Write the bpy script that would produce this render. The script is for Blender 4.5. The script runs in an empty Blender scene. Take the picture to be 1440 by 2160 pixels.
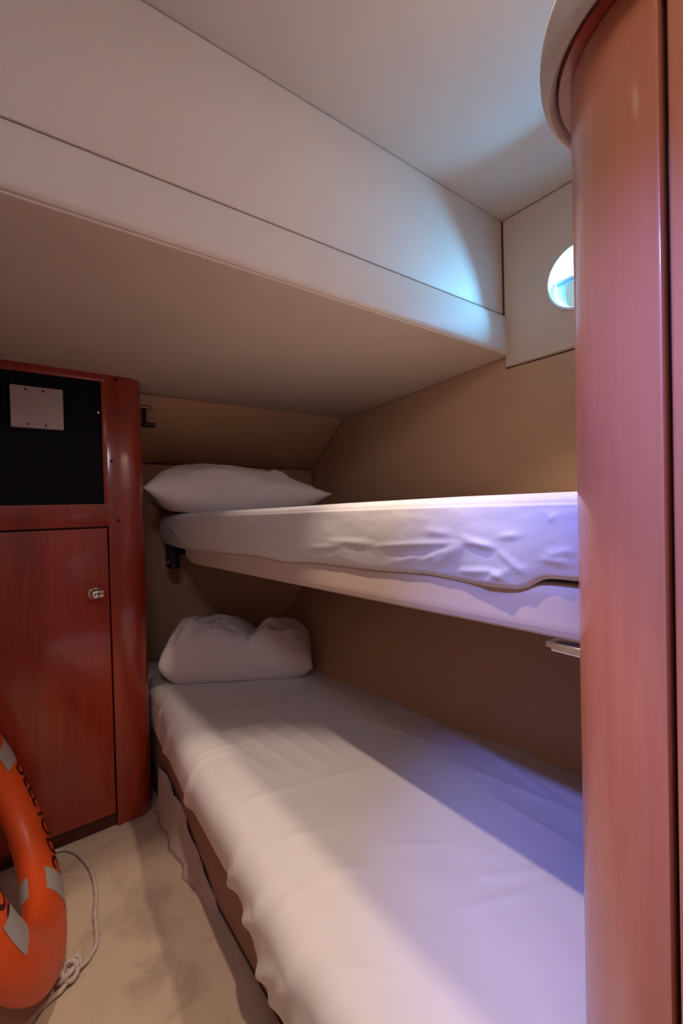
import bpy, bmesh, math, random
from mathutils import Vector, Matrix, noise
R = math.radians
scene = bpy.context.scene
col = scene.collection

# ------------------------------------------------------------------ camera
YAW, PITCH, ROLL, FPX = R(36.85927534), R(-0.76722542), R(-1.38822247), 944.5957
EYE = Vector((0, 0, 1.15))
_f = Vector((math.sin(YAW)*math.cos(PITCH), math.cos(YAW)*math.cos(PITCH), math.sin(PITCH)))
_r = Vector((math.cos(YAW), -math.sin(YAW), 0)); _u = _r.cross(_f)
CR = _r*math.cos(ROLL) + _u*math.sin(ROLL); CU = -_r*math.sin(ROLL) + _u*math.cos(ROLL)
cd = bpy.data.cameras.new('camera'); cam = bpy.data.objects.new('camera', cd); col.objects.link(cam)
cd.sensor_fit = 'HORIZONTAL'; cd.sensor_width = 24.0; cd.lens = FPX/1440*24.0
cd.clip_start = 0.01; cd.clip_end = 200
cam.matrix_world = Matrix(((CR.x, CU.x, -_f.x, EYE.x), (CR.y, CU.y, -_f.y, EYE.y), (CR.z, CU.z, -_f.z, EYE.z), (0, 0, 0, 1)))
scene.camera = cam

# ------------------------------------------------------------------ world and view
scene.view_settings.view_transform = 'Standard'; scene.view_settings.look = 'None'
scene.view_settings.gamma = 1; scene.view_settings.use_curve_mapping = False
scene.view_settings.exposure = 0.0
w = bpy.data.worlds.new('sky'); scene.world = w; w.use_nodes = True
bg = w.node_tree.nodes['Background']
bg.inputs[0].default_value = (0.80, 0.93, 1.0, 1); bg.inputs[1].default_value = 3.2

# ------------------------------------------------------------------ lamps
def lamp(name, kind, loc, energy, color, target=None, **kw):
    l = bpy.data.lights.new(name, kind); o = bpy.data.objects.new(name, l); col.objects.link(o)
    o.location = loc; l.energy = energy; l.color = color
    for k, v in kw.items(): setattr(l, k, v)
    if target is not None:
        o.rotation_euler = (Vector(target)-Vector(loc)).to_track_quat('-Z', 'Y').to_euler()
    return o
WARM = (1.0, 0.77, 0.62)
ASSUMED_DOWNLIGHTS = [((0.15, 0.60, 2.160), (0.15, 0.60, 0.0), 45.0, 55, 0.3), ((0.70, 0.40, 2.160), (0.70, 0.40, 0.0), 36.0, 96, 0.3)]  # unseen warm ceiling spots, assumed from the shadow edges on the berths
for _p, _t, _e, _a, _b in ASSUMED_DOWNLIGHTS:
    lamp('downlight_lamp', 'SPOT', _p, _e, WARM, _t, spot_size=R(_a), spot_blend=_b, shadow_soft_size=0.015 if _a < 60 else 0.04)
# added fill light for assumed daylight behind the camera; no opening is built
lamp('hatch_daylight', 'AREA', (-0.20, -0.25, 2.17), 8.8, (0.90, 0.86, 1.0), (0.45, 0.35, 1.2), shape='RECTANGLE', size=0.5, size_y=0.4)
# assumed unseen blue lamp, added high on the aisle wall
BLUE_AT = (-0.30, 0.12, 1.95)
lamp('courtesy_lamp', 'SPOT', BLUE_AT, 85.0, (0.18, 0.25, 1.0), (0.90, 0.30, 0.5), spot_size=R(37), spot_blend=0.9, shadow_soft_size=0.03)
# sky light that enters through the porthole
lamp('porthole_daylight', 'AREA', (1.562, 0.69, 1.916), 9.0, (0.14, 0.50, 1.0), (0.562, 0.69, 1.12), shape='DISK', size=0.05)

# ------------------------------------------------------------------ materials
def nmat(name):
    m = bpy.data.materials.new(name); m.use_nodes = True
    nt = m.node_tree; b = nt.nodes['Principled BSDF']
    return m, nt, b
def N(nt, t, **kw):
    n = nt.nodes.new(t)
    for k, v in kw.items():
        if k in n.inputs: n.inputs[k].default_value = v
        else: setattr(n, k, v)
    return n
def ramp(nt, fac, stops):
    r = nt.nodes.new('ShaderNodeValToRGB'); e = r.color_ramp.elements
    while len(e) < len(stops): e.new(0.5)
    for x, (p, c) in zip(e, stops): x.position = p; x.color = (*c, 1)
    nt.links.new(fac, r.inputs[0]); return r
def coords(nt, scale=(1, 1, 1)):
    t = nt.nodes.new('ShaderNodeTexCoord'); mp = nt.nodes.new('ShaderNodeMapping'); mp.inputs['Scale'].default_value = scale
    nt.links.new(t.outputs['Object'], mp.inputs['Vector']); return mp.outputs['Vector']
def bump(nt, b, h, strength, dist):
    bp = N(nt, 'ShaderNodeBump', Strength=strength, Distance=dist)
    nt.links.new(h, bp.inputs['Height']); nt.links.new(bp.outputs[0], b.inputs['Normal'])
def simple(name, c, rough=0.5, metal=0.0, coat=0.0, spec=0.5):
    m, nt, b = nmat(name)
    v = coords(nt, (9, 9, 9)); n = N(nt, 'ShaderNodeTexNoise', Scale=3.0, Detail=3.0); nt.links.new(v, n.inputs['Vector'])
    r = ramp(nt, n.outputs[0], [(0.3, tuple(x*0.93 for x in c)), (0.7, tuple(min(1, x*1.05) for x in c))])
    nt.links.new(r.outputs[0], b.inputs['Base Color'])
    b.inputs['Roughness'].default_value = rough; b.inputs['Metallic'].default_value = metal
    b.inputs['Coat Weight'].default_value = coat; b.inputs['Coat Roughness'].default_value = 0.06
    b.inputs['Specular IOR Level'].default_value = spec
    return m
def vinyl(name, c, rough=0.55):
    m, nt, b = nmat(name)
    v = coords(nt); n = N(nt, 'ShaderNodeTexNoise', Scale=2.2, Detail=4.0); nt.links.new(v, n.inputs['Vector'])
    r = ramp(nt, n.outputs[0], [(0.3, tuple(x*0.965 for x in c)), (0.7, c)])
    nt.links.new(r.outputs[0], b.inputs['Base Color'])
    g = N(nt, 'ShaderNodeTexNoise', Scale=900.0, Detail=2.0); nt.links.new(v, g.inputs['Vector'])
    bump(nt, b, g.outputs[0], 0.12, 0.0006)
    b.inputs['Roughness'].default_value = rough; b.inputs['Specular IOR Level'].default_value = 0.3
    return m
def wood(name, dark, light, coat=1.0, rough=0.4, grain=1.0):
    m, nt, b = nmat(name)
    v = coords(nt, (14, 14, 0.9))
    n = N(nt, 'ShaderNodeTexNoise', Scale=3.0*grain, Detail=6.0, Roughness=0.6, Distortion=0.6); nt.links.new(v, n.inputs['Vector'])
    v2 = coords(nt, (3, 3, 1.1)); n2 = N(nt, 'ShaderNodeTexNoise', Scale=1.6, Detail=2.0); nt.links.new(v2, n2.inputs['Vector'])
    mx = N(nt, 'ShaderNodeMath', operation='ADD'); nt.links.new(n.outputs[0], mx.inputs[0]); nt.links.new(n2.outputs[0], mx.inputs[1])
    hf = N(nt, 'ShaderNodeMath', operation='MULTIPLY'); nt.links.new(mx.outputs[0], hf.inputs[0]); hf.inputs[1].default_value = 0.5
    r = ramp(nt, hf.outputs[0], [(0.33, dark), (0.66, light)])
    nt.links.new(r.outputs[0], b.inputs['Base Color'])
    b.inputs['Roughness'].default_value = rough
    b.inputs['Coat Weight'].default_value = coat; b.inputs['Coat Roughness'].default_value = 0.12
    return m
def cloth(name, c, bscale=0.35):
    m, nt, b = nmat(name)
    v = coords(nt)
    n = N(nt, 'ShaderNodeTexNoise', Scale=7.0, Detail=5.0, Roughness=0.6, Distortion=0.8); nt.links.new(v, n.inputs['Vector'])
    g = N(nt, 'ShaderNodeTexNoise', Scale=1400.0, Detail=1.0); nt.links.new(v, g.inputs['Vector'])
    r = ramp(nt, n.outputs[0], [(0.3, tuple(x*0.96 for x in c)), (0.7, c)])
    nt.links.new(r.outputs[0], b.inputs['Base Color'])
    a = N(nt, 'ShaderNodeMath', operation='MULTIPLY_ADD'); nt.links.new(g.outputs[0], a.inputs[0]); a.inputs[1].default_value = 0.03; nt.links.new(n.outputs[0], a.inputs[2])
    bump(nt, b, a.outputs[0], bscale, 0.006)
    b.inputs['Roughness'].default_value = 0.85; b.inputs['Specular IOR Level'].default_value = 0.2
    b.inputs['Sheen Weight'].default_value = 0.15
    return m
def carpet():
    m, nt, b = nmat('beige_carpet')
    v = coords(nt)
    n = N(nt, 'ShaderNodeTexNoise', Scale=5.5, Detail=6.0, Roughness=0.62, Distortion=0.4); nt.links.new(v, n.inputs['Vector'])
    r = ramp(nt, n.outputs[0], [(0.34, (0.50, 0.40, 0.31)), (0.48, (0.66, 0.53, 0.39)), (0.68, (0.72, 0.59, 0.44))])
    g = N(nt, 'ShaderNodeTexNoise', Scale=420.0, Detail=3.0); nt.links.new(v, g.inputs['Vector'])
    mx = N(nt, 'ShaderNodeMix', data_type='RGBA', blend_type='MULTIPLY'); mx.inputs[0].default_value = 0.22
    r2 = ramp(nt, g.outputs[0], [(0.3, (0.45, 0.45, 0.45)), (0.65, (1, 1, 1))])
    nt.links.new(r.outputs[0], mx.inputs[6]); nt.links.new(r2.outputs[0], mx.inputs[7])
    nt.links.new(mx.outputs[2], b.inputs['Base Color'])
    bump(nt, b, g.outputs[0], 0.5, 0.004)
    b.inputs['Roughness'].default_value = 0.95; b.inputs['Specular IOR Level'].default_value = 0.1
    return m
def pane(name, c, mixf):
    m, nt, b = nmat(name); nt.nodes.remove(b)
    t = N(nt, 'ShaderNodeBsdfTransparent'); t.inputs[0].default_value = (*c, 1)
    g = N(nt, 'ShaderNodeBsdfGlossy'); g.inputs['Roughness'].default_value = 0.05
    mx = nt.nodes.new('ShaderNodeMixShader'); mx.inputs[0].default_value = mixf
    v = coords(nt); n = N(nt, 'ShaderNodeTexNoise', Scale=6.0); nt.links.new(v, n.inputs['Vector'])
    rr = ramp(nt, n.outputs[0], [(0.2, tuple(x*0.96 for x in c)), (0.8, c)]); nt.links.new(rr.outputs[0], t.inputs[0])
    nt.links.new(t.outputs[0], mx.inputs[1]); nt.links.new(g.outputs[0], mx.inputs[2])
    nt.links.new(mx.outputs[0], nt.nodes['Material Output'].inputs[0])
    return m
CREAM = vinyl('cream_vinyl', (0.66, 0.53, 0.43))
CREAM_HULL = vinyl('tan_hull_lining', (0.55, 0.35, 0.22))
CREAM_ROLL = vinyl('pale_cream_roll', (0.66, 0.58, 0.50))
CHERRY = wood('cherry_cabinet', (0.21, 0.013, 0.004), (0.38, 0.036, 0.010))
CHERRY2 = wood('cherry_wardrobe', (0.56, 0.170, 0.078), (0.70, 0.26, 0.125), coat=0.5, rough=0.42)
DARKWOOD = wood('dark_kick', (0.05, 0.008, 0.006), (0.08, 0.012, 0.008), coat=0.2)
SHEET = cloth('white_sheet', (0.75, 0.715, 0.70))
PILLOWM = cloth('white_pillowcase', (0.76, 0.70, 0.70), 0.55)
CARPET = carpet()
CARPETEDGE = cloth('pale_carpet_backing', (0.55, 0.44, 0.38), 0.8)
BASEM = vinyl('plum_brown_base', (0.36, 0.20, 0.165), 0.7)
BLACK = simple('black_panel', (0.004, 0.004, 0.007), 0.6, spec=0.15)
WHITEP = simple('white_plastic', (0.50, 0.44, 0.45), 0.5)
DARKM = simple('dark_metal', (0.03, 0.022, 0.02), 0.35, 0.6)
BRASS = simple('brass_latch', (0.42, 0.30, 0.20), 0.3, 1.0)
CHROME = simple('chrome', (0.80, 0.78, 0.76), 0.16, 1.0)
ORANGE = simple('orange_plastic', (0.78, 0.10, 0.018), 0.42)
TAPE = simple('grey_reflective_tape', (0.42, 0.40, 0.38), 0.35)
INK = simple('dark_lettering', (0.06, 0.006, 0.006), 0.5)
ROPE = simple('off_white_rope', (0.58, 0.50, 0.43), 0.8)
WHITEFRAME = simple('white_porthole_frame', (0.86, 0.90, 0.92), 0.25)
GREYBAR = simple('grey_porthole_bar', (0.30, 0.38, 0.42), 0.4)
PANE = pane('clear_pane', (0.96, 1.0, 1.0), 0.06)
PANETEAL = pane('teal_pane', (0.38, 0.45, 0.46), 0.05)
WATER = simple('harbour_water', (0.25, 0.45, 0.50), 0.3)

# ------------------------------------------------------------------ helpers
def link(name, me, m, parent=None, smooth=False):
    o = bpy.data.objects.new(name, me); col.objects.link(o)
    if m: me.materials.append(m)
    if parent is not None: o.parent = parent
    if smooth:
        for p in me.polygons: p.use_smooth = True
    return o
def mesh(name, vs, fs, m, parent=None, smooth=False):
    me = bpy.data.meshes.new(name); me.from_pydata([tuple(v) for v in vs], [], fs); me.update()
    return link(name, me, m, parent, smooth)
def frombm(name, bm, m, parent=None, smooth=False):
    bmesh.ops.recalc_face_normals(bm, faces=bm.faces)
    me = bpy.data.meshes.new(name); bm.to_mesh(me); bm.free(); me.update()
    return link(name, me, m, parent, smooth)
def tag(o, label, cat=None, group=None, kind=None):
    o['label'] = label
    if cat: o['category'] = cat
    if group: o['group'] = group
    if kind: o['kind'] = kind
    return o
def empty(name, label, cat, loc=(0, 0, 0), group=None, kind=None):
    o = bpy.data.objects.new(name, None); col.objects.link(o); o.location = loc; o.empty_display_size = 0.05
    return tag(o, label, cat, group, kind)
def bevel(bm, wd, seg=3, ang=None):
    if wd <= 0: return
    es = [e for e in bm.edges if ang is None or (len(e.link_faces) == 2 and e.calc_face_angle(0) > ang)]
    bmesh.ops.bevel(bm, geom=es, offset=wd, segments=seg, profile=0.5, affect='EDGES')
def shade(o, ang=40):
    me = o.data
    for p in me.polygons: p.use_smooth = True
    bm = bmesh.new(); bm.from_mesh(me)
    for e in bm.edges:
        if len(e.link_faces) == 2 and e.calc_face_angle(0) > R(ang): e.smooth = False
    bm.to_mesh(me); bm.free()
    return o
def box(name, lo, hi, m, parent=None, bv=0.0, seg=3):
    bm = bmesh.new(); bmesh.ops.create_cube(bm, size=1.0)
    for v in bm.verts: v.co = Vector(((lo[i]+hi[i])/2 + v.co[i]*(hi[i]-lo[i]) for i in range(3)))
    bevel(bm, bv, seg)
    return shade(frombm(name, bm, m, parent))
def slab(name, q, back, m, parent=None, bv=0.006, seg=3):
    """padded panel: front face q (4 points), pushed back by the vector back"""
    q = [Vector(p) for p in q]; b = Vector(back); n = len(q)
    bm = bmesh.new(); f = [bm.verts.new(p) for p in q]; k = [bm.verts.new(p+b) for p in q]
    bm.faces.new(f); bm.faces.new(k[::-1])
    for i in range(n): bm.faces.new((f[i], k[i], k[(i+1) % n], f[(i+1) % n]))
    bmesh.ops.recalc_face_normals(bm, faces=bm.faces)
    bevel(bm, bv, seg)
    return shade(frombm(name, bm, m, parent))
def prism(name, poly, z0, z1, m, parent=None, bv=0.0, seg=2, smooth_ang=35):
    bm = bmesh.new(); n = len(poly)
    a = [bm.verts.new((x, y, z0)) for x, y in poly]; b = [bm.verts.new((x, y, z1)) for x, y in poly]
    bm.faces.new(a[::-1]); bm.faces.new(b)
    for i in range(n): bm.faces.new((a[i], a[(i+1) % n], b[(i+1) % n], b[i]))
    bmesh.ops.recalc_face_normals(bm, faces=bm.faces)
    bevel(bm, bv, seg, R(50))
    return shade(frombm(name, bm, m, parent), smooth_ang)
def grid(name, nu, nv, fn, m, parent=None, wrapu=False, wrapv=False):
    vs = [fn(i/(nu if wrapu else nu-1), j/(nv if wrapv else nv-1)) for i in range(nu) for j in range(nv)]
    fs = []
    for i in range(nu if wrapu else nu-1):
        for j in range(nv if wrapv else nv-1):
            i2, j2 = (i+1) % nu, (j+1) % nv
            fs.append((i*nv+j, i2*nv+j, i2*nv+j2, i*nv+j2))
    if wrapv and not wrapu: fs += [tuple(range(nv))[::-1], tuple((nu-1)*nv+j for j in range(nv))]
    return mesh(name, vs, fs, m, parent, True)
def smoothpath(pts, sub=6):
    P = [Vector(p) for p in pts]; out = []
    for i in range(len(P)-1):
        p0, p1, p2, p3 = P[max(i-1, 0)], P[i], P[i+1], P[min(i+2, len(P)-1)]
        for k in range(sub):
            t = k/sub
            out.append(0.5*((2*p1)+(p2-p0)*t+(2*p0-5*p1+4*p2-p3)*t*t+(3*p1-p0-3*p2+p3)*t**3))
    out.append(P[-1]); return out
def tube_geo(path, rad, n=10, twist=0.0):
    vs, fs = [], []; up = Vector((0.02, 0.03, 1))
    L = len(path)
    for i, p in enumerate(path):
        t = (path[min(i+1, L-1)]-path[max(i-1, 0)]).normalized()
        a = t.cross(up)
        if a.length < 1e-4: a = t.cross(Vector((1, 0, 0)))
        a.normalize(); b = a.cross(t)
        for k in range(n):
            th = 2*math.pi*k/n
            rr = rad*(1+0.12*math.sin(3*th+twist*i)) if twist else rad
            vs.append(p+(a*math.cos(th)+b*math.sin(th))*rr)
    for i in range(L-1):
        for k in range(n):
            k2 = (k+1) % n; fs.append((i*n+k, i*n+k2, (i+1)*n+k2, (i+1)*n+k))
    fs.append(tuple(range(n))[::-1]); fs.append(tuple((L-1)*n+k for k in range(n)))
    return vs, fs
def tube(name, path, rad, m, parent=None, n=10, twist=0.0):
    vs, fs = tube_geo(path, rad, n, twist); return mesh(name, vs, fs, m, parent, True)
def lathe(name, prof, m, parent=None, n=24, axis='Y', at=(0, 0, 0)):
    vs, fs = [], []
    for (rr, h) in prof:
        for k in range(n):
            a = 2*math.pi*k/n; c, s = rr*math.cos(a), rr*math.sin(a)
            v = {'Y': (c, -h, s), 'Z': (c, s, h), 'X': (-h, c, s)}[axis]
            vs.append(Vector(v)+Vector(at))
    L = len(prof)
    for i in range(L-1):
        for k in range(n):
            k2 = (k+1) % n; fs.append((i*n+k, i*n+k2, (i+1)*n+k2, (i+1)*n+k))
    fs.append(tuple(range(n))); fs.append(tuple((L-1)*n+k for k in range(n)))
    bm = bmesh.new(); bv = [bm.verts.new(v) for v in vs]
    for f in fs: bm.faces.new([bv[i] for i in f])
    bmesh.ops.remove_doubles(bm, verts=bm.verts, dist=1e-6)
    return shade(frombm(name, bm, m, parent), 50)
def interp(x, pts):
    if x <= pts[0][0]: return pts[0][1]
    for (a, b), (c, d) in zip(pts, pts[1:]):
        if x <= c: return b+(d-b)*(x-a)/(c-a)
    return pts[-1][1]
def smooth_interp(x, pts, wd):
    return sum(interp(x+k*wd/4, pts) for k in (-4, -3, -2, -1, 0, 1, 2, 3, 4))/9
def fbm(x, y, z, oct=3):
    s, a = 0, 1
    for i in range(oct):
        s += a*noise.noise((x, y, z)); a *= 0.5; x *= 2; y *= 2; z *= 2
    return s
def ridge(x, y, segs, amp, wd):
    """sum of fold ridges along segments of a sheet's own surface"""
    s = 0
    for (x0, y0), (x1, y1) in segs:
        dx, dy = x1-x0, y1-y0; L2 = dx*dx+dy*dy
        t = max(0, min(1, ((x-x0)*dx+(y-y0)*dy)/L2))
        px, py = x-x0-t*dx, y-y0-t*dy
        d = math.sqrt(px*px+py*py)
        if d < 4*wd:
            taper = min(1, 0.25+4*t*(1-t))
            sg = 1 if (px*dy-py*dx) > 0 else -0.6
            s += amp*taper*(math.exp(-(d/wd)**2) - 0.45*sg*(d/wd)*math.exp(-(d/wd)**2))
    return s

# ================================================================== THE SETTING
S = 'structure'
floor = tag(box('floor', (-0.42, -1.3, -0.06), (1.62, 2.55, 0.0), CARPET), 'stained beige carpet on the cabin floor', 'floor', kind=S)
tag(box('ceiling', (-0.42, -1.3, 2.19), (1.70, 2.45, 2.25), CREAM), 'smooth cream vinyl lining overhead', 'ceiling', kind=S)
tag(box('wall_left', (-0.42, -1.3, 0), (-0.345, 2.45, 2.19), CREAM), 'plain cream wall on the aisle side behind the lifebuoy', 'wall', kind=S)
tag(box('wall_front', (-0.345, -1.3, 0), (1.62, -1.24, 2.19), CREAM), 'plain cream wall behind the viewer', 'wall', kind=S)

# hull side: outer skin with the porthole hole, then padded panels
XH = 1.497; PW = (0.69, 1.874); PR = 0.1015
def holed(name, y0, y1, z0, z1, xf, xb, rad, m, parent=None, bv=0.0, bulge=0.0):
    n = 64; cy, cz = PW
    ang = [2*math.pi*k/n for k in range(n)]
    outer = []
    for a in ang:
        c, s = math.cos(a), math.sin(a); t = 1e9
        if c > 1e-9: t = min(t, (y1-cy)/c)
        if c < -1e-9: t = min(t, (y0-cy)/c)
        if s > 1e-9: t = min(t, (z1-cz)/s)
        if s < -1e-9: t = min(t, (z0-cz)/s)
        outer.append([cy+c*t, cz+s*t])
    for (yy, zz) in ((y0, z0), (y0, z1), (y1, z0), (y1, z1)):
        k = min(range(n), key=lambda i: (outer[i][0]-yy)**2+(outer[i][1]-zz)**2); outer[k] = [yy, zz]
    vs, fs = [], []
    for x in (xf, xb):
        for (y, z) in outer: vs.append((x, y, z))
        for a in ang: vs.append((x, cy+rad*math.cos(a), cz+rad*math.sin(a)))
    for k in range(n):
        j = (k+1) % n
        fs += [(k, j, n+j, n+k), (2*n+k, 3*n+k, 3*n+j, 2*n+j), (k, 2*n+k, 2*n+j, j), (n+k, n+j, 3*n+j, 3*n+k)]
    bm = bmesh.new(); b = [bm.verts.new(v) for v in vs]
    for f in fs: bm.faces.new([b[i] for i in f])
    bmesh.ops.recalc_face_normals(bm, faces=bm.faces)
    if bv:
        es = [e for e in bm.edges if len(e.link_faces) == 2 and e.calc_face_angle(0) > R(60) and min((v.co.x for v in e.verts)) < xf+1e-5 and max((v.co.x for v in e.verts)) < xf+1e-5]
        es = [e for e in es if all(math.hypot(v.co.y-cy, v.co.z-cz) > rad*1.05 for v in e.verts)]
        bmesh.ops.bevel(bm, geom=es, offset=bv, segments=4, profile=0.5, affect='EDGES')
    return shade(frombm(name, bm, m, parent), 30)
wr = tag(holed('wall_right', -1.3, 2.45, 0.0, 2.19, 1.535, 1.60, PR+0.004, CREAM_HULL), 'tan hull side lining with padded panels and one porthole', 'wall', kind=S)
holed('window_panel', 0.10, 0.9645, 1.652, 2.187, XH, 1.535, PR+0.002, CREAM, wr, bv=0.006)
slab('upper_hull_panel', [(XH+0.012, 0.0, 1.10), (XH+0.012, 2.40, 1.10), (XH+0.012, 2.40, 1.72), (XH+0.012, 0.968, 1.72), (XH+0.012, 0.968, 1.646), (XH+0.012, 0.0, 1.646)], (0.027, 0, 0), CREAM_HULL, wr, 0.003)
# lower hull panel leans inwards towards the keel
slab('lower_hull_panel', [(XH, 0.27, 1.15), (XH, 2.36, 1.15), (0.73, 2.36, -0.02), (1.007, 0.27, -0.02)], (0.05, 0, 0), CREAM_HULL, wr, 0.003)

# head end wall: slanted panel, upper panel, and the oblique panel under the top berth
wb = tag(box('wall_back', (-0.42, 2.34, 0), (1.60, 2.45, 2.19), CREAM_HULL), 'tan padded wall at the head end of the berths', 'wall', kind=S)
slab('slanted_panel', [(-0.3, 1.968, 1.628), (1.505, 1.968, 1.628), (1.505, 2.30, 1.381), (-0.3, 2.30, 1.381)], (0, 0.04, 0.05), CREAM_HULL, wb, 0.005)
slab('head_panel', [(-0.3, 2.302, 1.376), (1.505, 2.302, 1.376), (1.505, 2.302, 0.0), (-0.3, 2.302, 0.0)], (0, 0.038, 0), CREAM_HULL, wb, 0.004)
slab('lower_head_panel', [(0.60, 2.303, 0.97), (1.46, 1.87, 0.97), (1.46, 1.87, 0.0), (0.60, 2.303, 0.0)], (0.012, 0.03, 0), CREAM_HULL, wb, 0.003)

# overhead bulkhead across the head end
tb = tag(box('trim_1', (-0.345, 1.03, 1.72), (1.535, 2.34, 2.19), CREAM), 'cream padded bulkhead boxed in overhead above the pillows', 'bulkhead', kind=S)
slab('upper_panel', [(-0.345, 0.967, 2.188), (1.4965, 0.967, 2.188), (1.4965, 0.967, 1.846), (-0.345, 0.967, 1.835)], (0, 0.07, 0), CREAM, tb, 0.004)
def edge_fn(s, t):
    x = -0.345+s*(1.4965+0.345)
    z0 = 1.842-0.012*(1-s); z1 = 1.690+0.012*(1-s)
    prof = [(0.974, 1.0), (0.963, 0.985), (0.957, 0.93), (0.950, 0.70), (0.946, 0.45), (0.943, 0.20), (0.944, 0.08), (0.949, 0.02), (0.962, 0.0), (1.04, -0.02), (1.06, 0.3)]
    k = t*(len(prof)-1); i = min(int(k), len(prof)-2); f = k-i
    y = prof[i][0]*(1-f)+prof[i+1][0]*f; h = prof[i][1]*(1-f)+prof[i+1][1]*f
    return (x, y, z1+(z0-z1)*h)
grid('padded_edge', 40, 31, edge_fn, CREAM, tb)
slab('lip_panel', [(-0.345, 0.955, 1.699), (1.494, 0.949, 1.690), (1.494, 0.975, 1.686), (-0.345, 1.06, 1.672)], (0, 0, 0.03), CREAM, tb, 0.003)
slab('soffit_panel', [(-0.345, 1.064, 1.676), (1.505, 0.976, 1.689), (1.505, 1.975, 1.628), (-0.345, 1.975, 1.645)], (0, 0.0, 0.05), CREAM, tb, 0.004)

# porthole
wn = tag(lathe('window_1', [(PR+0.003, 0.004), (PR+0.0045, 0.007), (PR-0.002, 0.010), (PR-0.005, 0.004), (PR-0.006, -0.05), (PR-0.004, -0.105), (PR+0.003, -0.105), (PR+0.003, 0.004)], WHITEFRAME, n=64, axis='X', at=(XH, *PW)), 'round porthole with white rim in the cream hull panel', 'window', kind=S)
# an open ring has no end caps
bm = bmesh.new(); bm.from_mesh(wn.data)
bmesh.ops.delete(bm, geom=[f for f in bm.faces if len(f.verts) > 10], context='FACES'); bm.to_mesh(wn.data); bm.free()
def half_disc(name, x, z0, z1, rad, m):
    pts = []
    for k in range(49):
        a = -math.pi/2+2*math.pi*k/48
        pts.append((rad*math.cos(a), max(z0, min(z1, rad*math.sin(a)))))
    bm = bmesh.new(); f = []
    for (y, z) in pts[:-1]: f.append(bm.verts.new((x, PW[0]+y, PW[1]+z)))
    fa = bm.faces.new(f); ex = bmesh.ops.extrude_face_region(bm, geom=[fa])
    for v in ex['geom']:
        if isinstance(v, bmesh.types.BMVert): v.co.x += 0.005
    bmesh.ops.remove_doubles(bm, verts=bm.verts, dist=1e-6)
    return frombm(name, bm, m, wn)
half_disc('upper_pane', XH+0.028, 0.018, PR, PR-0.012, PANE)
half_disc('lower_pane', XH+0.028, -PR, 0.006, PR-0.012, PANETEAL)
box('pane_bar', (XH+0.022, PW[0]-PR+0.012, PW[1]+0.004), (XH+0.036, PW[0]+PR-0.012, PW[1]+0.020), GREYBAR, wn, 0.003)

# assumed ceiling downlights: unseen fittings added at the two spot lamps
EMIT, _nt, _b = nmat('lit_lens')
_b.inputs['Base Color'].default_value = (0.9, 0.85, 0.8, 1); _b.inputs['Emission Color'].default_value = (1, 0.8, 0.6, 1); _b.inputs['Emission Strength'].default_value = 3.0
for k, (p, *_rest) in enumerate(ASSUMED_DOWNLIGHTS):
    d = lathe('ceiling_downlight', [(0.045, 0.0), (0.045, 0.004), (0.036, 0.008), (0.032, 0.004), (0.032, 0.0)], CHROME, n=32, axis='Z', at=(0, 0, -0.008))
    d.location = (p[0], p[1], 2.19)
    tag(d, ['small round chrome downlight over the aisle beside the bulkhead', 'small round chrome downlight over the top berth by the wardrobe'][k], 'ceiling light', 'ceiling downlights')
    lathe('lens', [(0.031, 0.0), (0.031, 0.002)], EMIT, d, n=24, axis='Z', at=(0, 0, -0.011))

# ================================================================== CABINET at the head end
cb = empty('cabinet', 'glossy cherry wood cabinet with black recess and door beside the berths', 'cabinet', (0.1, 2.0, 0))
CBO = cb.location.copy()
def cab(o):   # children keep world shapes
    o.matrix_parent_inverse = Matrix.Translation(-CBO); return o
YF = 1.803; ZT = 1.650
def corner_poly(x0, x1, y0, y1, r, n=10):
    """rectangle whose corner (x1, y0) is rounded"""
    P = [(x0, y0)]
    for k in range(n+1):
        a = -math.pi/2+math.pi/2*k/n
        P.append((x1-r+r*math.cos(a), y0+r+r*math.sin(a)))
    return P+[(x1, y1), (x0, y1)]
cab(box('carcass', (-0.34, YF+0.028, 0.03), (0.395, 2.30, ZT-0.012), DARKWOOD, cb))
cab(prism('right_stile', corner_poly(0.2975, 0.430, YF, 2.28, 0.062), 0.0, ZT-0.002, CHERRY, cb, 0.003))
cab(box('top_rail', (-0.34, YF, 1.6185), (0.3008, YF+0.03, ZT-0.003), CHERRY, cb, 0.001))
cab(box('side_strip', (0.2855, YF, 1.1775), (0.3008, YF+0.03, 1.620), CHERRY, cb, 0.001))
cab(box('middle_rail', (-0.34, YF, 1.098), (0.3008, YF+0.03, 1.178), CHERRY, cb, 0.001))
cab(box('toe_kick', (-0.34, YF+0.012, 0.0), (0.299, YF+0.06, 0.047), DARKWOOD, cb, 0.001))
cab(box('black_recess_panel', (-0.34, YF+0.012, 1.176), (0.2865, YF+0.026, 1.6205), BLACK, cb, 0.0))
dr = cab(box('door', (-0.335, YF-0.001, 0.052), (0.2925, YF+0.022, 1.0915), CHERRY, cb, 0.0025))
kb = lathe('knob', [(0.0, 0.032), (0.010, 0.031), (0.0175, 0.026), (0.019, 0.019), (0.016, 0.012), (0.013, 0.008), (0.0205, 0.006), (0.0215, 0.0)], CHROME, dr, n=28, axis='Y', at=(0.246, YF-0.001, 0.860))
tag(kb, 'round chrome knob with a short lever')
lv = lathe('lever', [(0.0, 0.030), (0.005, 0.029), (0.0085, 0.025), (0.010, 0.012), (0.0105, -0.012), (0.0, -0.014)], CHROME, None, n=18, axis='X', at=(0, 0, 0))
for v in lv.data.vertices: v.co = Vector((0.262-v.co.x*-0.6, YF-0.022+v.co.y*0.9, 0.860+v.co.z*1.5))
lv.parent = dr
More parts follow.
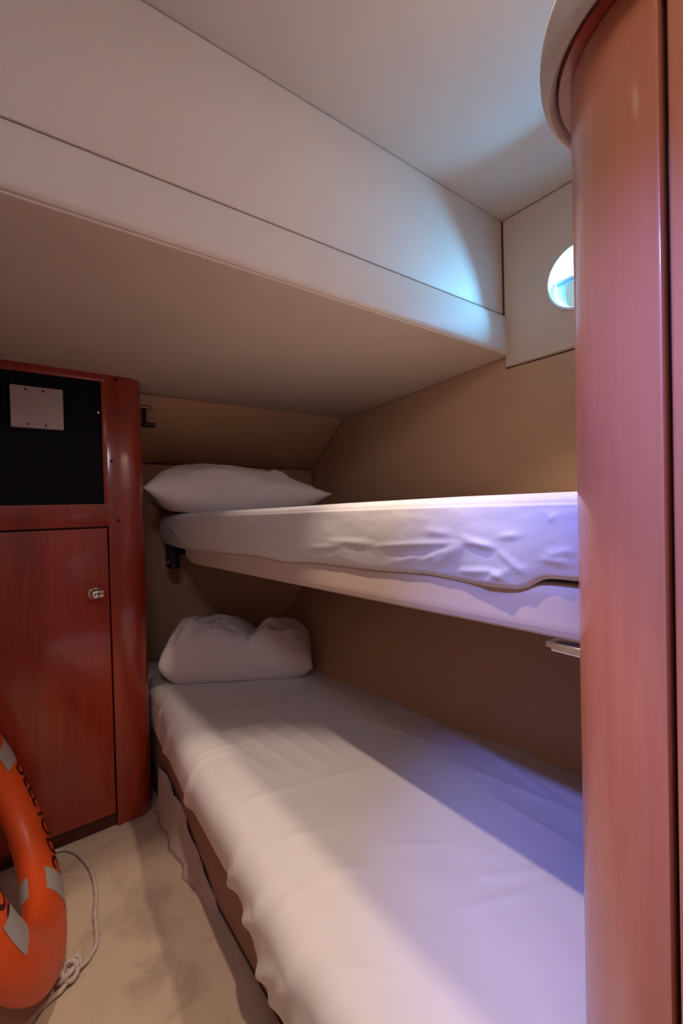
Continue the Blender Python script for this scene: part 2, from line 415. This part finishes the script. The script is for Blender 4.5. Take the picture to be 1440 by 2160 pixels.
jb = cab(box('junction_box', (0.021, YF-0.012, 1.433), (0.168, YF+0.014, 1.570), WHITEP, cb, 0.004))
tag(jb, 'square pale plastic box cover fixed to the black recess')
sm = None
for (x, z) in ((0.063, 1.557), (0.112, 1.556), (0.066, 1.444), (0.116, 1.443)):
    if sm is None:
        s0 = lathe('screw', [(0.0035, 0.0), (0.0035, 0.0015), (0.0, 0.002)], DARKM, None, n=12, axis='Y'); sm = s0.data
    else: s0 = bpy.data.objects.new('screw', sm); col.objects.link(s0)
    s0.parent = jb; s0.location = (x, YF-0.012, z)
for (x, z) in ((0.089, 1.544), (0.090, 1.458)):
    d0 = lathe('round_boss', [(0.0055, 0.0), (0.0055, 0.001), (0.003, 0.0018), (0.0, 0.0012)], WHITEP, jb, n=14, axis='Y'); d0.location = (x, YF-0.012, z)
for k, (x, z) in enumerate(((0.337, 1.633), (0.313, 1.333), (0.330, 1.117))):
    s0 = cab(lathe('screw_cap', [(0.0055, 0.0), (0.0055, 0.0012), (0.003, 0.002), (0.0, 0.0021)], DARKM, cb, n=16, axis='Y', at=(x, YF, z)))
cab(lathe('panel_screw', [(0.0045, 0.0), (0.0045, 0.001), (0.0, 0.002)], CHROME, cb, n=14, axis='Y', at=(0.277, YF+0.012, 1.508)))

# hook / stay latch on the slanted panel just right of the cabinet
hk = empty('stay_latch', 'small brass and dark metal latch on the slanted panel beside the cabinet', 'latch', (0.45, 2.03, 1.55))
for nm, lo, hi, m in (('plate', (0.462, 2.005, 1.512), (0.478, 2.030, 1.585), DARKM), ('upper_tab', (0.462, 2.00, 1.582), (0.512, 2.03, 1.589), BRASS), ('lower_hook', (0.470, 1.99, 1.505), (0.520, 2.03, 1.521), DARKM), ('pin', (0.482, 2.004, 1.521), (0.488, 2.026, 1.584), BRASS)):
    b0 = box(nm, lo, hi, m, hk, 0.003); b0.matrix_parent_inverse = Matrix.Translation(-hk.location)
box('spacer', (0.455, 2.02, 1.53), (0.485, 2.09, 1.57), DARKM, hk, 0.002).matrix_parent_inverse = Matrix.Translation(-hk.location)

# ================================================================== WARDROBE (right foreground)
CX, CY, CRAD, ZW = 0.58, 0.131, 0.13, 1.605
def wpath(off, y_end=-0.9, x_end=1.15, n=28):
    r = CRAD+off
    P = [((CX-r, y_end), (-1, 0)), ((CX-r, CY-0.30), (-1, 0)), ((CX-r, CY-0.012), (-1, 0))]
    for k in range(n+1):
        a = math.pi-math.pi/2*k/n
        P.append(((CX+r*math.cos(a), CY+r*math.sin(a)), (math.cos(a), math.sin(a))))
    P.append(((x_end, CY+r), (0, 1)))
    return [p for p, _ in P]
wd = empty('wardrobe', 'tall glossy cherry wardrobe with rounded corner at the foot of the berths', 'wardrobe', (0.7, 0.0, 0))
def war(o): o.matrix_parent_inverse = Matrix.Translation(-wd.location); return o
outer = [p for p in wpath(0.0) if p[1] > 0.1405]
poly = [(0.4500, 0.1425)]+[p for p in outer if p[1] > 0.1425 or p[0] > 0.6]+[(1.15, 0.20), (0.60, 0.1425)]
# rounded corner post as a thick bent veneer shell
po = [(0.4502, 0.1405)]
for k in range(1, 33):
    a = math.pi-math.pi/2*k/32
    if CY+CRAD*math.sin(a) > 0.142: po.append((CX+CRAD*math.cos(a), CY+CRAD*math.sin(a)))
po += [(1.10, CY+CRAD), (1.10, CY+CRAD-0.03)]
for k in range(0, 33):
    a = math.pi/2+math.pi/2*k/32
    if CY+0.1*math.sin(a) > 0.142: po.append((CX+0.1*math.cos(a), CY+0.1*math.sin(a)))
po.append((CX-0.1, 0.1405))
war(prism('corner_post', po, 0.0, ZW, CHERRY2, wd, 0.0012, 2, 30))
war(box('carcass', (0.466, -0.9, 0.0), (1.10, 0.139, ZW-0.002), DARKWOOD, wd))
dd = war(box('door', (0.4485, -0.55, 0.05), (0.472, 0.1340, ZW-0.012), CHERRY2, wd, 0.003))
cp = [(0.0, ZW), (0.017, ZW+0.001), (0.017, ZW+0.02), (0.0, ZW+0.03)]
def sweep(name, prof, m, parent=None, y_end=-0.9, n=28, x_end=1.45):
    vs, fs = [], []; L = None
    for (off, z) in prof:
        P = wpath(off, y_end, x_end, n); L = len(P); vs += [(x, y, z) for x, y in P]
    K = len(prof)
    for i in range(K-1):
        for j in range(L-1): fs.append((i*L+j, i*L+j+1, (i+1)*L+j+1, (i+1)*L+j))
    for j in range(L-1): fs.append(((K-1)*L+j, (K-1)*L+j+1, j+1, j))
    o = mesh(name, vs, fs, m, parent)
    bm = bmesh.new(); bm.from_mesh(o.data); bmesh.ops.recalc_face_normals(bm, faces=bm.faces); bm.to_mesh(o.data); bm.free()
    return shade(o, 35)
war(sweep('cornice', [(-0.03, ZW), (0.012, ZW+0.0005), (0.0125, ZW+0.003), (0.0125, ZW+0.03), (-0.03, ZW+0.03)], CHERRY, wd, x_end=1.10))  # darker cabinet cherry puts the underside's shade into the cornice colour
rl = [(0.0215+0.0095*math.cos(a), 1.632+0.031*math.sin(a)) for a in [math.pi*2*k/16 for k in range(16)]]
t2 = tag(sweep('trim_2', [(0.004, 1.62), (0.0125, 1.62), (0.0125, 2.19), (0.004, 2.19)], CREAM_ROLL, x_end=1.535), 'cream header panel between the wardrobe top and the ceiling', 'header', kind=S)
sweep('padded_roll', rl, CREAM_ROLL, t2, x_end=1.535)
tag(t2.children[0], 'pale cream padded roll curving round the wardrobe top')

cl = lathe('courtesy_light', [(0.030, 0.0), (0.030, 0.006), (0.024, 0.012), (0.0, 0.014)], CHROME, n=24, axis='X', at=(0, 0, 0))  # unseen fitting added to carry the assumed blue lamp
for v in cl.data.vertices: v.co.x = -v.co.x
cl.location = (-0.345, 0.12, 1.95); tag(cl, 'small round chrome courtesy light on the aisle wall', 'wall light')

# ================================================================== UPPER BERTH
ub = empty('upper_berth', 'cream padded top bunk board fixed between wardrobe and head wall', 'bunk', (0.62, 1.0, 0.95))
def ubp(o): o.matrix_parent_inverse = Matrix.Translation(-ub.location); return o
def board_fn(s, t):
    y = 0.275+s*(1.90-0.275)
    zb = 0.958-0.0205*(y-0.286); zt = 1.036-0.004*(y-0.28)
    e = max(0, (y-1.80)/0.10); zb += 0.02*e*e
    pr = [(1.38, 1), (0.63, 1), (0.612, 0.985), (0.603, 0.93), (0.600, 0.80), (0.600, 0.2), (0.603, 0.07), (0.612, 0.015), (0.63, 0), (1.38, 0)]
    k = t*(len(pr)-1); i = min(int(k), len(pr)-2); f = k-i
    x = pr[i][0]*(1-f)+pr[i+1][0]*f; h = pr[i][1]*(1-f)+pr[i+1][1]*f
    return (x, y, zb+(zt-zb)*h)
bd = ubp(grid('board', 40, 46, lambda s, t: board_fn(s, t*46/45), CREAM, ub, False, True))
bm = bmesh.new(); bm.from_mesh(bd.data)
bmesh.ops.recalc_face_normals(bm, faces=bm.faces); bm.to_mesh(bd.data); bm.free(); shade(bd, 50)
hp = ubp(box('hinge_plate', (0.604, 0.277, 0.946), (0.64, 0.335, 0.953), CHROME, ub, 0.0015))
for v in hp.data.vertices: v.co.z -= 0.0205*(v.co.y-0.286)
ubp(lathe('hinge_knuckle', [(0.004, -0.02), (0.004, 0.02)], CHROME, ub, n=12, axis='Y', at=(0.607, 0.305, 0.944)))
bk = ubp(box('pivot_bracket', (0.585, 2.06, 0.885), (0.625, 2.15, 0.985), DARKM, ub, 0.006))
lathe('pivot_bolt', [(0.009, 0.0), (0.009, 0.006), (0.0, 0.008)], CHROME, bk, n=14, axis='X', at=(0.585, 2.10, 0.915))
ubp(box('bearer', (0.62, 1.86, 0.952), (1.35, 2.10, 1.02), DARKM, ub, 0.004))

HEM = [(0.26, 1.046), (0.281, 1.044), (0.325, 1.043), (0.337, 1.039), (0.345, 1.031), (0.362, 1.0225), (0.408, 1.020), (0.459, 1.0205), (0.546, 1.025), (0.665, 1.019), (0.814, 1.016), (0.918, 1.014), (1.053, 1.003), (1.225, 1.008), (1.542, 0.997), (1.904, 0.985), (2.074, 0.985), (2.30, 0.992)]
TOP = [(0.26, 1.162), (0.477, 1.161), (0.808, 1.156), (1.126, 1.149), (1.518, 1.143), (2.096, 1.131), (2.3, 1.128)]
F1 = [((0.653, 1.072), (0.45, 1.089)), ((0.45, 1.089), (0.395, 1.085)), ((0.554, 1.048), (0.446, 1.087)), ((0.455, 1.098), (0.395, 1.086)), ((0.531, 1.042), (0.455, 1.079)), ((0.387, 1.08), (0.346, 1.046)), ((0.425, 1.026), (0.372, 1.053)), ((0.404, 1.047), (0.38, 1.035)), ((0.47, 1.04), (0.4, 1.048)), ((0.382, 1.101), (0.352, 1.105)), ((0.318, 1.078), (0.28, 1.087)), ((0.325, 1.071), (0.287, 1.071))]
F2 = [((0.627, 1.042), (0.553, 1.057)), ((0.83, 1.073), (0.667, 1.076)), ((0.91, 1.052), (0.777, 1.065)), ((2.062, 1.1), (1.782, 0.99)), ((1.994, 1.08), (1.87, 1.004)), ((0.53, 1.107), (0.469, 1.101)), ((0.307, 1.132), (0.301, 1.126))]
def mattress_up(s, t):
    # s along Y, t round the section: under, hem, front, top, back
    y = 0.272+s**1.35*(2.275-0.272)
    zt = interp(y, TOP); zh = smooth_interp(y, HEM, 0.012)
    endr = max(0, 1-(2.275-y)/0.10); ein = 0.055*endr*endr
    if t < 0.06: k = t/0.06; return (1.30-(1.30-0.62)*k, y, 1.040)
    if t < 0.10:
        k = (t-0.06)/0.04; return (0.62-0.022*k, y, 1.040+(zh+0.004-1.040)*k*k)
    def dsp(z): return ridge(y, z, F1, 0.0027, 0.0062)+ridge(y, z, F2, 0.0022, 0.008)+0.0022*fbm(y*5, z*16, 0.3)+0.0006*fbm(y*22, z*34, 1.7)
    if t < 0.78:
        k = (t-0.10)/0.68; z = zh+(zt-0.016-zh)*k
        prof = 0.600-0.026*math.sin(math.pi*k*0.61+0.14)**0.8
        if k < 0.06: prof += 0.004*(1-k/0.06)
        sag = math.exp(-((y-0.40)/0.05)**2)*0.007*math.exp(-(k/0.35)**2)
        d = dsp(z)
        return (prof-sag-d+ein, y, z)
    if t < 0.90:
        k = (t-0.78)/0.12; a = k*math.pi/2
        x0 = 0.600-0.026*math.sin(math.pi*0.75)**0.8
        return (x0-dsp(zt-0.016)*(1-k)+0.034*(1-math.cos(a))+ein, y, zt-0.016+0.016*math.sin(a))
    k = (t-0.90)/0.10
    return (0.615+ein+(1.43-0.615)*k, y, zt+0.002*fbm(y*4, k*3, 3.0)*(1-k)*min(1, k*8)-0.004*k)
mu = grid('mattress', 260, 90, lambda s, t: mattress_up(s, t*90/89), SHEET, None, False, True)
bm = bmesh.new(); bm.from_mesh(mu.data); bmesh.ops.recalc_face_normals(bm, faces=bm.faces); bm.to_mesh(mu.data); bm.free(); shade(mu, 75)
tag(mu, 'thin mattress under a creased white sheet on the top bunk', 'mattress')

# ================================================================== LOWER BERTH
lb = empty('lower_berth', 'plum brown box base of the bottom bunk standing on the carpet', 'bunk', (0.8, 1.0, 0))
b0 = prism('base', [(0.455, 0.272), (0.455, 1.80), (0.455, 2.255), (0.70, 2.16), (0.76, 2.09), (0.98, 0.275)], 0.0, 0.275, BASEM, lb, 0.006)
b0.matrix_parent_inverse = Matrix.Translation(-lb.location)
b1 = box('kick_seam', (0.4535, 0.272, 0.012), (0.458, 2.2, 0.020), DARKM, lb, 0.001); b1.matrix_parent_inverse = Matrix.Translation(-lb.location)

EDGE = [(0.25, 0.325), (0.5, 0.333), (0.65, 0.340), (0.92, 0.364), (1.18, 0.378), (1.5, 0.404), (1.77, 0.442), (2.25, 0.462)]
HEMX = [(0.25, 0.355), (0.69, 0.368), (0.755, 0.378), (0.845, 0.396), (0.916, 0.411), (1.02, 0.422), (1.37, 0.424), (1.745, 0.446), (2.25, 0.466)]
HEM2 = [(0.25, 0.20), (0.6, 0.215), (0.75, 0.235), (0.92, 0.245), (1.0, 0.255), (1.02, 0.235), (1.2, 0.245), (1.37, 0.25), (1.58, 0.255), (1.75, 0.262), (2.25, 0.27)]
BACK = [(0.25, 1.185), (0.568, 1.180), (0.704, 1.188), (0.84, 1.135), (1.166, 1.110), (1.704, 1.085), (2.0, 1.07)]
G1 = [((0.505, 1.483), (0.647, 1.48)), ((0.471, 1.36), (0.706, 1.296)), ((0.396, 1.277), (0.615, 1.229)), ((0.411, 1.244), (0.591, 1.202)), ((0.428, 0.993), (0.612, 0.953)), ((0.612, 0.953), (0.744, 0.915)), ((0.439, 0.832), (0.562, 0.78)), ((0.429, 0.719), (0.543, 0.656)), ((0.374, 0.703), (0.461, 0.684)), ((0.603, 0.668), (0.718, 0.597)), ((0.589, 0.494), (0.754, 0.426)), ((0.676, 0.514), (0.793, 0.447)), ((0.388, 0.547), (0.434, 0.488)), ((0.374, 0.595), (0.388, 0.547)), ((0.949, 0.784), (1.001, 0.489)), ((0.921, 1.159), (0.992, 0.829)), ((0.903, 0.637), (0.899, 0.441)), ((1.147, 0.837), (1.195, 0.705)), ((1.10, 0.90), (1.0, 0.5))]
G1 += [((0.48+0.07*k, 1.42), (0.55+0.06*k, 1.00)) for k in range(4)]
# folds hanging down the front of the sheet, in (Y, z)
G2 = [((0.74, 0.24), (0.60, 0.42)), ((0.80, 0.25), (0.64, 0.40)), ((0.70, 0.22), (0.52, 0.40)), ((0.90, 0.27), (0.72, 0.43)), ((0.62, 0.22), (0.42, 0.38)), ((1.00, 0.26), (0.86, 0.42)), ((1.35, 0.26), (1.20, 0.42)), ((1.66, 0.28), (1.50, 0.42)), ((1.76, 0.30), (1.70, 0.44)), ((0.52, 0.22), (0.36, 0.36))]
def lowtop(x, y):
    z = 0.452+0.004*fbm(x*3, y*2.2, 0.4)+0.0015*fbm(x*14, y*9, 2.2)
    z += ridge(x, y, G1, 0.0032, 0.010)
    return z
def mattress_low(s, t):
    y = 0.276+s**1.2*(2.20-0.276)
    xe = smooth_interp(y, EDGE, 0.06); zh = smooth_interp(y, HEM2, 0.015)
    xb = interp(y, BACK)
    lim = 0.445+(2.20-y)/0.418            # oblique head wall
    xb = min(xb, lim)
    rr = 0.055; xh = smooth_interp(y, HEMX, 0.05)
    if t < 0.04: k = t/0.04; return (xb*(1-k)+(xh+0.03)*k if xb > xh+0.03 else xh+0.025, y, 0.279)
    if t < 0.07:
        k = (t-0.04)/0.03; return (max(xh+0.012, min(xh+0.03, xb))-0.010*k, y, 0.279+(zh-0.279)*k)
    if t < 0.40:
        k = (t-0.07)/0.33; z = zh+(0.452-rr-zh)*k
        x = xe+(xh-xe)*(1-k)**1.3-0.006*math.sin(math.pi*k)
        x -= ridge(y, z, G2, 0.015, 0.014)*(1-0.4*k)+0.004*fbm(y*6, z*5, 0.7)
        x += 0.010*math.sin(y*31)*(1-k)*max(0, 1-abs(y-0.62)/0.45)
        return (x, y, z)
    if t < 0.52:
        k = (t-0.40)/0.12; a = k*math.pi/2
        x = xe+rr*(1-math.cos(a)); zt = lowtop(xe+rr, y)
        x -= (ridge(y, 0.452-rr, G2, 0.015, 0.014)*0.6+0.004*fbm(y*6, (0.452-rr)*5, 0.7))*(1-k)
        return (x, y, zt-rr+rr*math.sin(a))
    k = (t-0.52)/0.48
    x = xe+rr+(max(xb, xe+rr+0.002)-xe-rr)*k
    z = lowtop(x, y)
    if k > 0.92: z -= 0.012*((k-0.92)/0.08)**2
    return (x, y, z)
ml = grid('mattress', 240, 170, lambda s, t: mattress_low(s, t*170/169), SHEET, None, False, True)
bm = bmesh.new(); bm.from_mesh(ml.data); bmesh.ops.recalc_face_normals(bm, faces=bm.faces); bm.to_mesh(ml.data); bm.free(); shade(ml, 75)
tag(ml, 'wide mattress under a loose white sheet on the bottom bunk', 'mattress')

# carpet edge turned up against the base
def strip_fn(s, t):
    y = 1.792-s*0.56
    h = interp(y, [(1.19, 0.001), (1.235, 0.002), (1.27, 0.03), (1.332, 0.06), (1.453, 0.100), (1.518, 0.130), (1.62, 0.166), (1.756, 0.182), (1.80, 0.170)])
    h *= 1+0.10*fbm(y*20, 0.2, 0.1)
    x = 0.451-0.010*(1-t)**2-0.012*t*max(0, (y-1.55)/0.25)-0.004*math.sin(y*44)*t-0.004*(1+fbm(y*11, t*2, 0.5))
    return (x-0.028*min(1, h/0.06)*(1-t)**3*(0.6+0.5*fbm(y*13, 0.9, 0.2)), y, 0.001+h*t)
st = grid('carpet_edge', 60, 10, strip_fn, CARPETEDGE, floor)
sd = st.modifiers.new('thick', 'SOLIDIFY'); sd.thickness = 0.004; sd.offset = -1
tag(st, 'pale ragged carpet edge turned up against the bunk base')

# ================================================================== PILLOWS
def pillow(name, origin, ang, L, D, H, hfun, label, seed, cat='pillow', warp=None, folds=(), pu=2.4, pv=2.4, pe=0.55, rough=1.0):
    c, s_ = math.cos(ang), math.sin(ang); n1, n2 = 64, 40
    def surf(sign):
        def fn(i, j):
            u, v = 2*i-1, 2*j-1
            u = math.copysign(abs(u)**0.8, u) if u else 0; v = math.copysign(abs(v)**0.8, v) if v else 0
            m = max(0, (1-abs(u)**pu))**pe*max(0, (1-abs(v)**pv))**pe
            pin = 1-0.085*(v*v)*(1-u*u)*1.0; pin2 = 1-(0.10 if pu < 4 else 0.02)*(u*u)*(1-v*v)
            px, py = u*L/2*pin2, v*D/2*pin
            wob = rough*(0.010*fbm(u*2.3+seed, v*2.3, sign*0.7)+0.005*fbm(u*6+seed, v*6, sign))
            h = hfun(u, v)
            if sign > 0: z = H*0.34+H*0.66*m*h+wob*min(1, m*2)+ridge(u, v, folds, 0.014, 0.055)*min(1, m*2)
            else: z = H*0.34-H*0.34*min(1, m*1.6)
            if warp: px, py, z = warp(u, v, px, py, z)
            return Vector((px*c-py*s_, px*s_+py*c, z))
        return fn
    vs, fs = [], []
    for sg in (1, -1):
        o0 = len(vs); fn = surf(sg)
        vs += [fn(i/(n1-1), j/(n2-1)) for i in range(n1) for j in range(n2)]
        for i in range(n1-1):
            for j in range(n2-1):
                f = (o0+i*n2+j, o0+(i+1)*n2+j, o0+(i+1)*n2+j+1, o0+i*n2+j+1)
                fs.append(f if sg > 0 else f[::-1])
    o = mesh(name, vs, fs, PILLOWM, None, True)
    bm = bmesh.new(); bm.from_mesh(o.data); bmesh.ops.remove_doubles(bm, verts=bm.verts, dist=1e-4); bm.to_mesh(o.data); bm.free()
    for p in o.data.polygons: p.use_smooth = True
    o.location = origin
    return tag(o, label, cat)
def h_up(u, v): return 1.0-0.36*u-0.10*max(0, u)**2
def w_up(u, v, x, y, z):
    if u < -0.55: z += 0.05*((-u-0.55)/0.45)**1.0*(0.4-0.3*v)
    return x, y, z
pillow('pillow', (0.874, 1.985, 1.134), R(-15), 0.80, 0.44, 0.215, h_up, 'plump white pillow on the top bunk', 1.3, warp=w_up, folds=[((-0.6, -0.8), (-0.2, -0.75)), ((0.35, -0.6), (0.6, 0.1)), ((0.45, -0.6), (0.7, 0.1))])
def h_lo(u, v):
    dent = math.exp(-((u-0.12-0.1*v)/0.16)**2)
    return (1.05 if u < 0.1 else 0.92)-0.34*dent
def w_lo(u, v, x, y, z):
    if u > 0.5: z *= 1-0.25*(u-0.5)/0.5*(0.5-0.5*v)
    if u < -0.6: z *= 1+0.15*(-u-0.6)/0.4
    return x, y, z
pillow('pillow', (0.805, 1.815, 0.452), R(-33), 0.61, 0.34, 0.215, h_lo, 'crumpled white pillow with a dent on the bottom bunk', 4.1, warp=w_lo,
       folds=[((-0.95, -0.9), (-0.5, 0.1)), ((-0.8, -0.9), (-0.35, 0.3)), ((0.05, -0.9), (0.2, 0.5)), ((0.2, -0.9), (0.45, 0.2)), ((0.5, -0.7), (0.95, -0.2)), ((0.3, -0.5), (0.8, 0.4)), ((-0.9, -0.3), (-0.4, 0.6)), ((0.3, -0.9), (0.5, -0.1)), ((-0.75, -0.95), (-0.6, -0.2))], pu=6, pv=3, pe=0.5, rough=1.6)

# ================================================================== LIFEBUOY
lf = empty('lifebuoy', 'orange lifebuoy with grey reflective patches leaning upright on the carpet', 'lifebuoy', (-0.049, 1.428, 0))
_psi, _phi = 0.06, 0.350
_h = Vector((math.cos(_psi), -math.sin(_psi), 0)); RV = Vector((math.sin(_psi), math.cos(_psi), 0))
RU = Vector((0, 0, math.cos(_phi)))-_h*math.sin(_phi); RN = _h*math.cos(_phi)+Vector((0, 0, math.sin(_phi)))
RM, RA, RB = 0.296, 0.076, 0.046
RC = Vector((0, 0, 0))
def ring(A, B, d=0.0):
    rad = RV*math.cos(A)+RU*math.sin(A)
    n = (rad*math.cos(B)*RB+RN*math.sin(B)*RA).normalized()
    return RC+rad*(RM+RA*math.cos(B))+RN*(RB*math.sin(B))+n*d
RC = Vector((0, 0, 0.0005-min(ring(R(270), R(k*3)).z for k in range(120))))
grid('ring', 128, 40, lambda s, t: ring(2*math.pi*s, 2*math.pi*t), ORANGE, lf, True, True)
for a0 in (13, 103, 193, 283):
    for (b0_, b1_) in ((58, 140), (188, 262)):
        def pf(s, t, a0=a0, b0_=b0_, b1_=b1_):
            k = 0.012 if 0.02 < s < 0.98 and 0.02 < t < 0.98 else 0.0
            skew = (t-0.5)*5
            return ring(R(a0-8.5+17*s+skew*0.6), R(b0_+(b1_-b0_)*t), 0.0009)
        pt = grid('reflective_patch', 10, 14, pf, TAPE, lf); tag(pt, 'grey reflective tape patch')
def letters(txt, a0, width_deg):
    cu = bpy.data.curves.new('lettering', 'FONT'); cu.body = txt; cu.size = 0.058; cu.space_character = 1.12; cu.offset = 0.0014
    to = bpy.data.objects.new('tmp_text', cu); col.objects.link(to)
    dg = bpy.context.evaluated_depsgraph_get(); me = bpy.data.meshes.new_from_object(to.evaluated_get(dg))
    bpy.data.objects.remove(to)
    bm = bmesh.new(); bm.from_mesh(me)
    bmesh.ops.triangulate(bm, faces=bm.faces)
    for _ in range(2): bmesh.ops.subdivide_edges(bm, edges=[e for e in bm.edges if e.calc_length() > 0.006], cuts=1)
    bmesh.ops.triangulate(bm, faces=bm.faces)
    xs = [v.co.x for v in bm.verts]; x0, x1 = min(xs), max(xs)
    for v in bm.verts:
        A = R(a0-width_deg*(v.co.x-x0)/(x1-x0))
        B = R(90)-(v.co.y-0.021)/0.058
        v.co = ring(A, B, 0.0008)
    bm.to_mesh(me); bm.free()
    return link('lettering', me, INK, lf)
letters('DEEL', 2, 29)
letters('IODC', 329, 36)
letters('DO', 190, 18)
# grab line lying over the carpet, with its knot
rp = [(-0.01, 1.77, 0.02), (0.06, 1.792, 0.010), (0.122, 1.788, 0.008), (0.158, 1.742, 0.007), (0.182, 1.659, 0.007), (0.189, 1.594, 0.007), (0.185, 1.51, 0.007), (0.172, 1.444, 0.007), (0.168, 1.39, 0.007), (0.160, 1.341, 0.007), (0.132, 1.302, 0.010), (0.097, 1.278, 0.022), (0.078, 1.262, 0.012), (0.038, 1.250, 0.008), (0.005, 1.225, 0.008), (-0.03, 1.19, 0.008)]
off = lf.location
gl = tube('grab_line', smoothpath([Vector(p)-off for p in rp], 10), 0.0058, ROPE, lf, 10, 0.8)
kn = []
for k in range(60):
    a = 2*math.pi*k/59*2
    kn.append(Vector((0.090+0.017*math.cos(a)*(1+0.3*math.cos(a*1.5)), 1.283+0.016*math.sin(a), 0.026+0.012*math.sin(a*1.5)))-off)
tube('knot', kn, 0.0062, ROPE, gl, 10)
ln = [(0.085, 1.30, 0.03), (0.112, 1.315, 0.028), (0.120, 1.30, 0.018), (0.098, 1.27, 0.016), (0.07, 1.285, 0.03), (0.045, 1.33, 0.045), (0.03, 1.36, 0.05)]
tube('loose_end', smoothpath([Vector(p)-off for p in ln], 8), 0.0055, ROPE, gl, 10, 0.8)
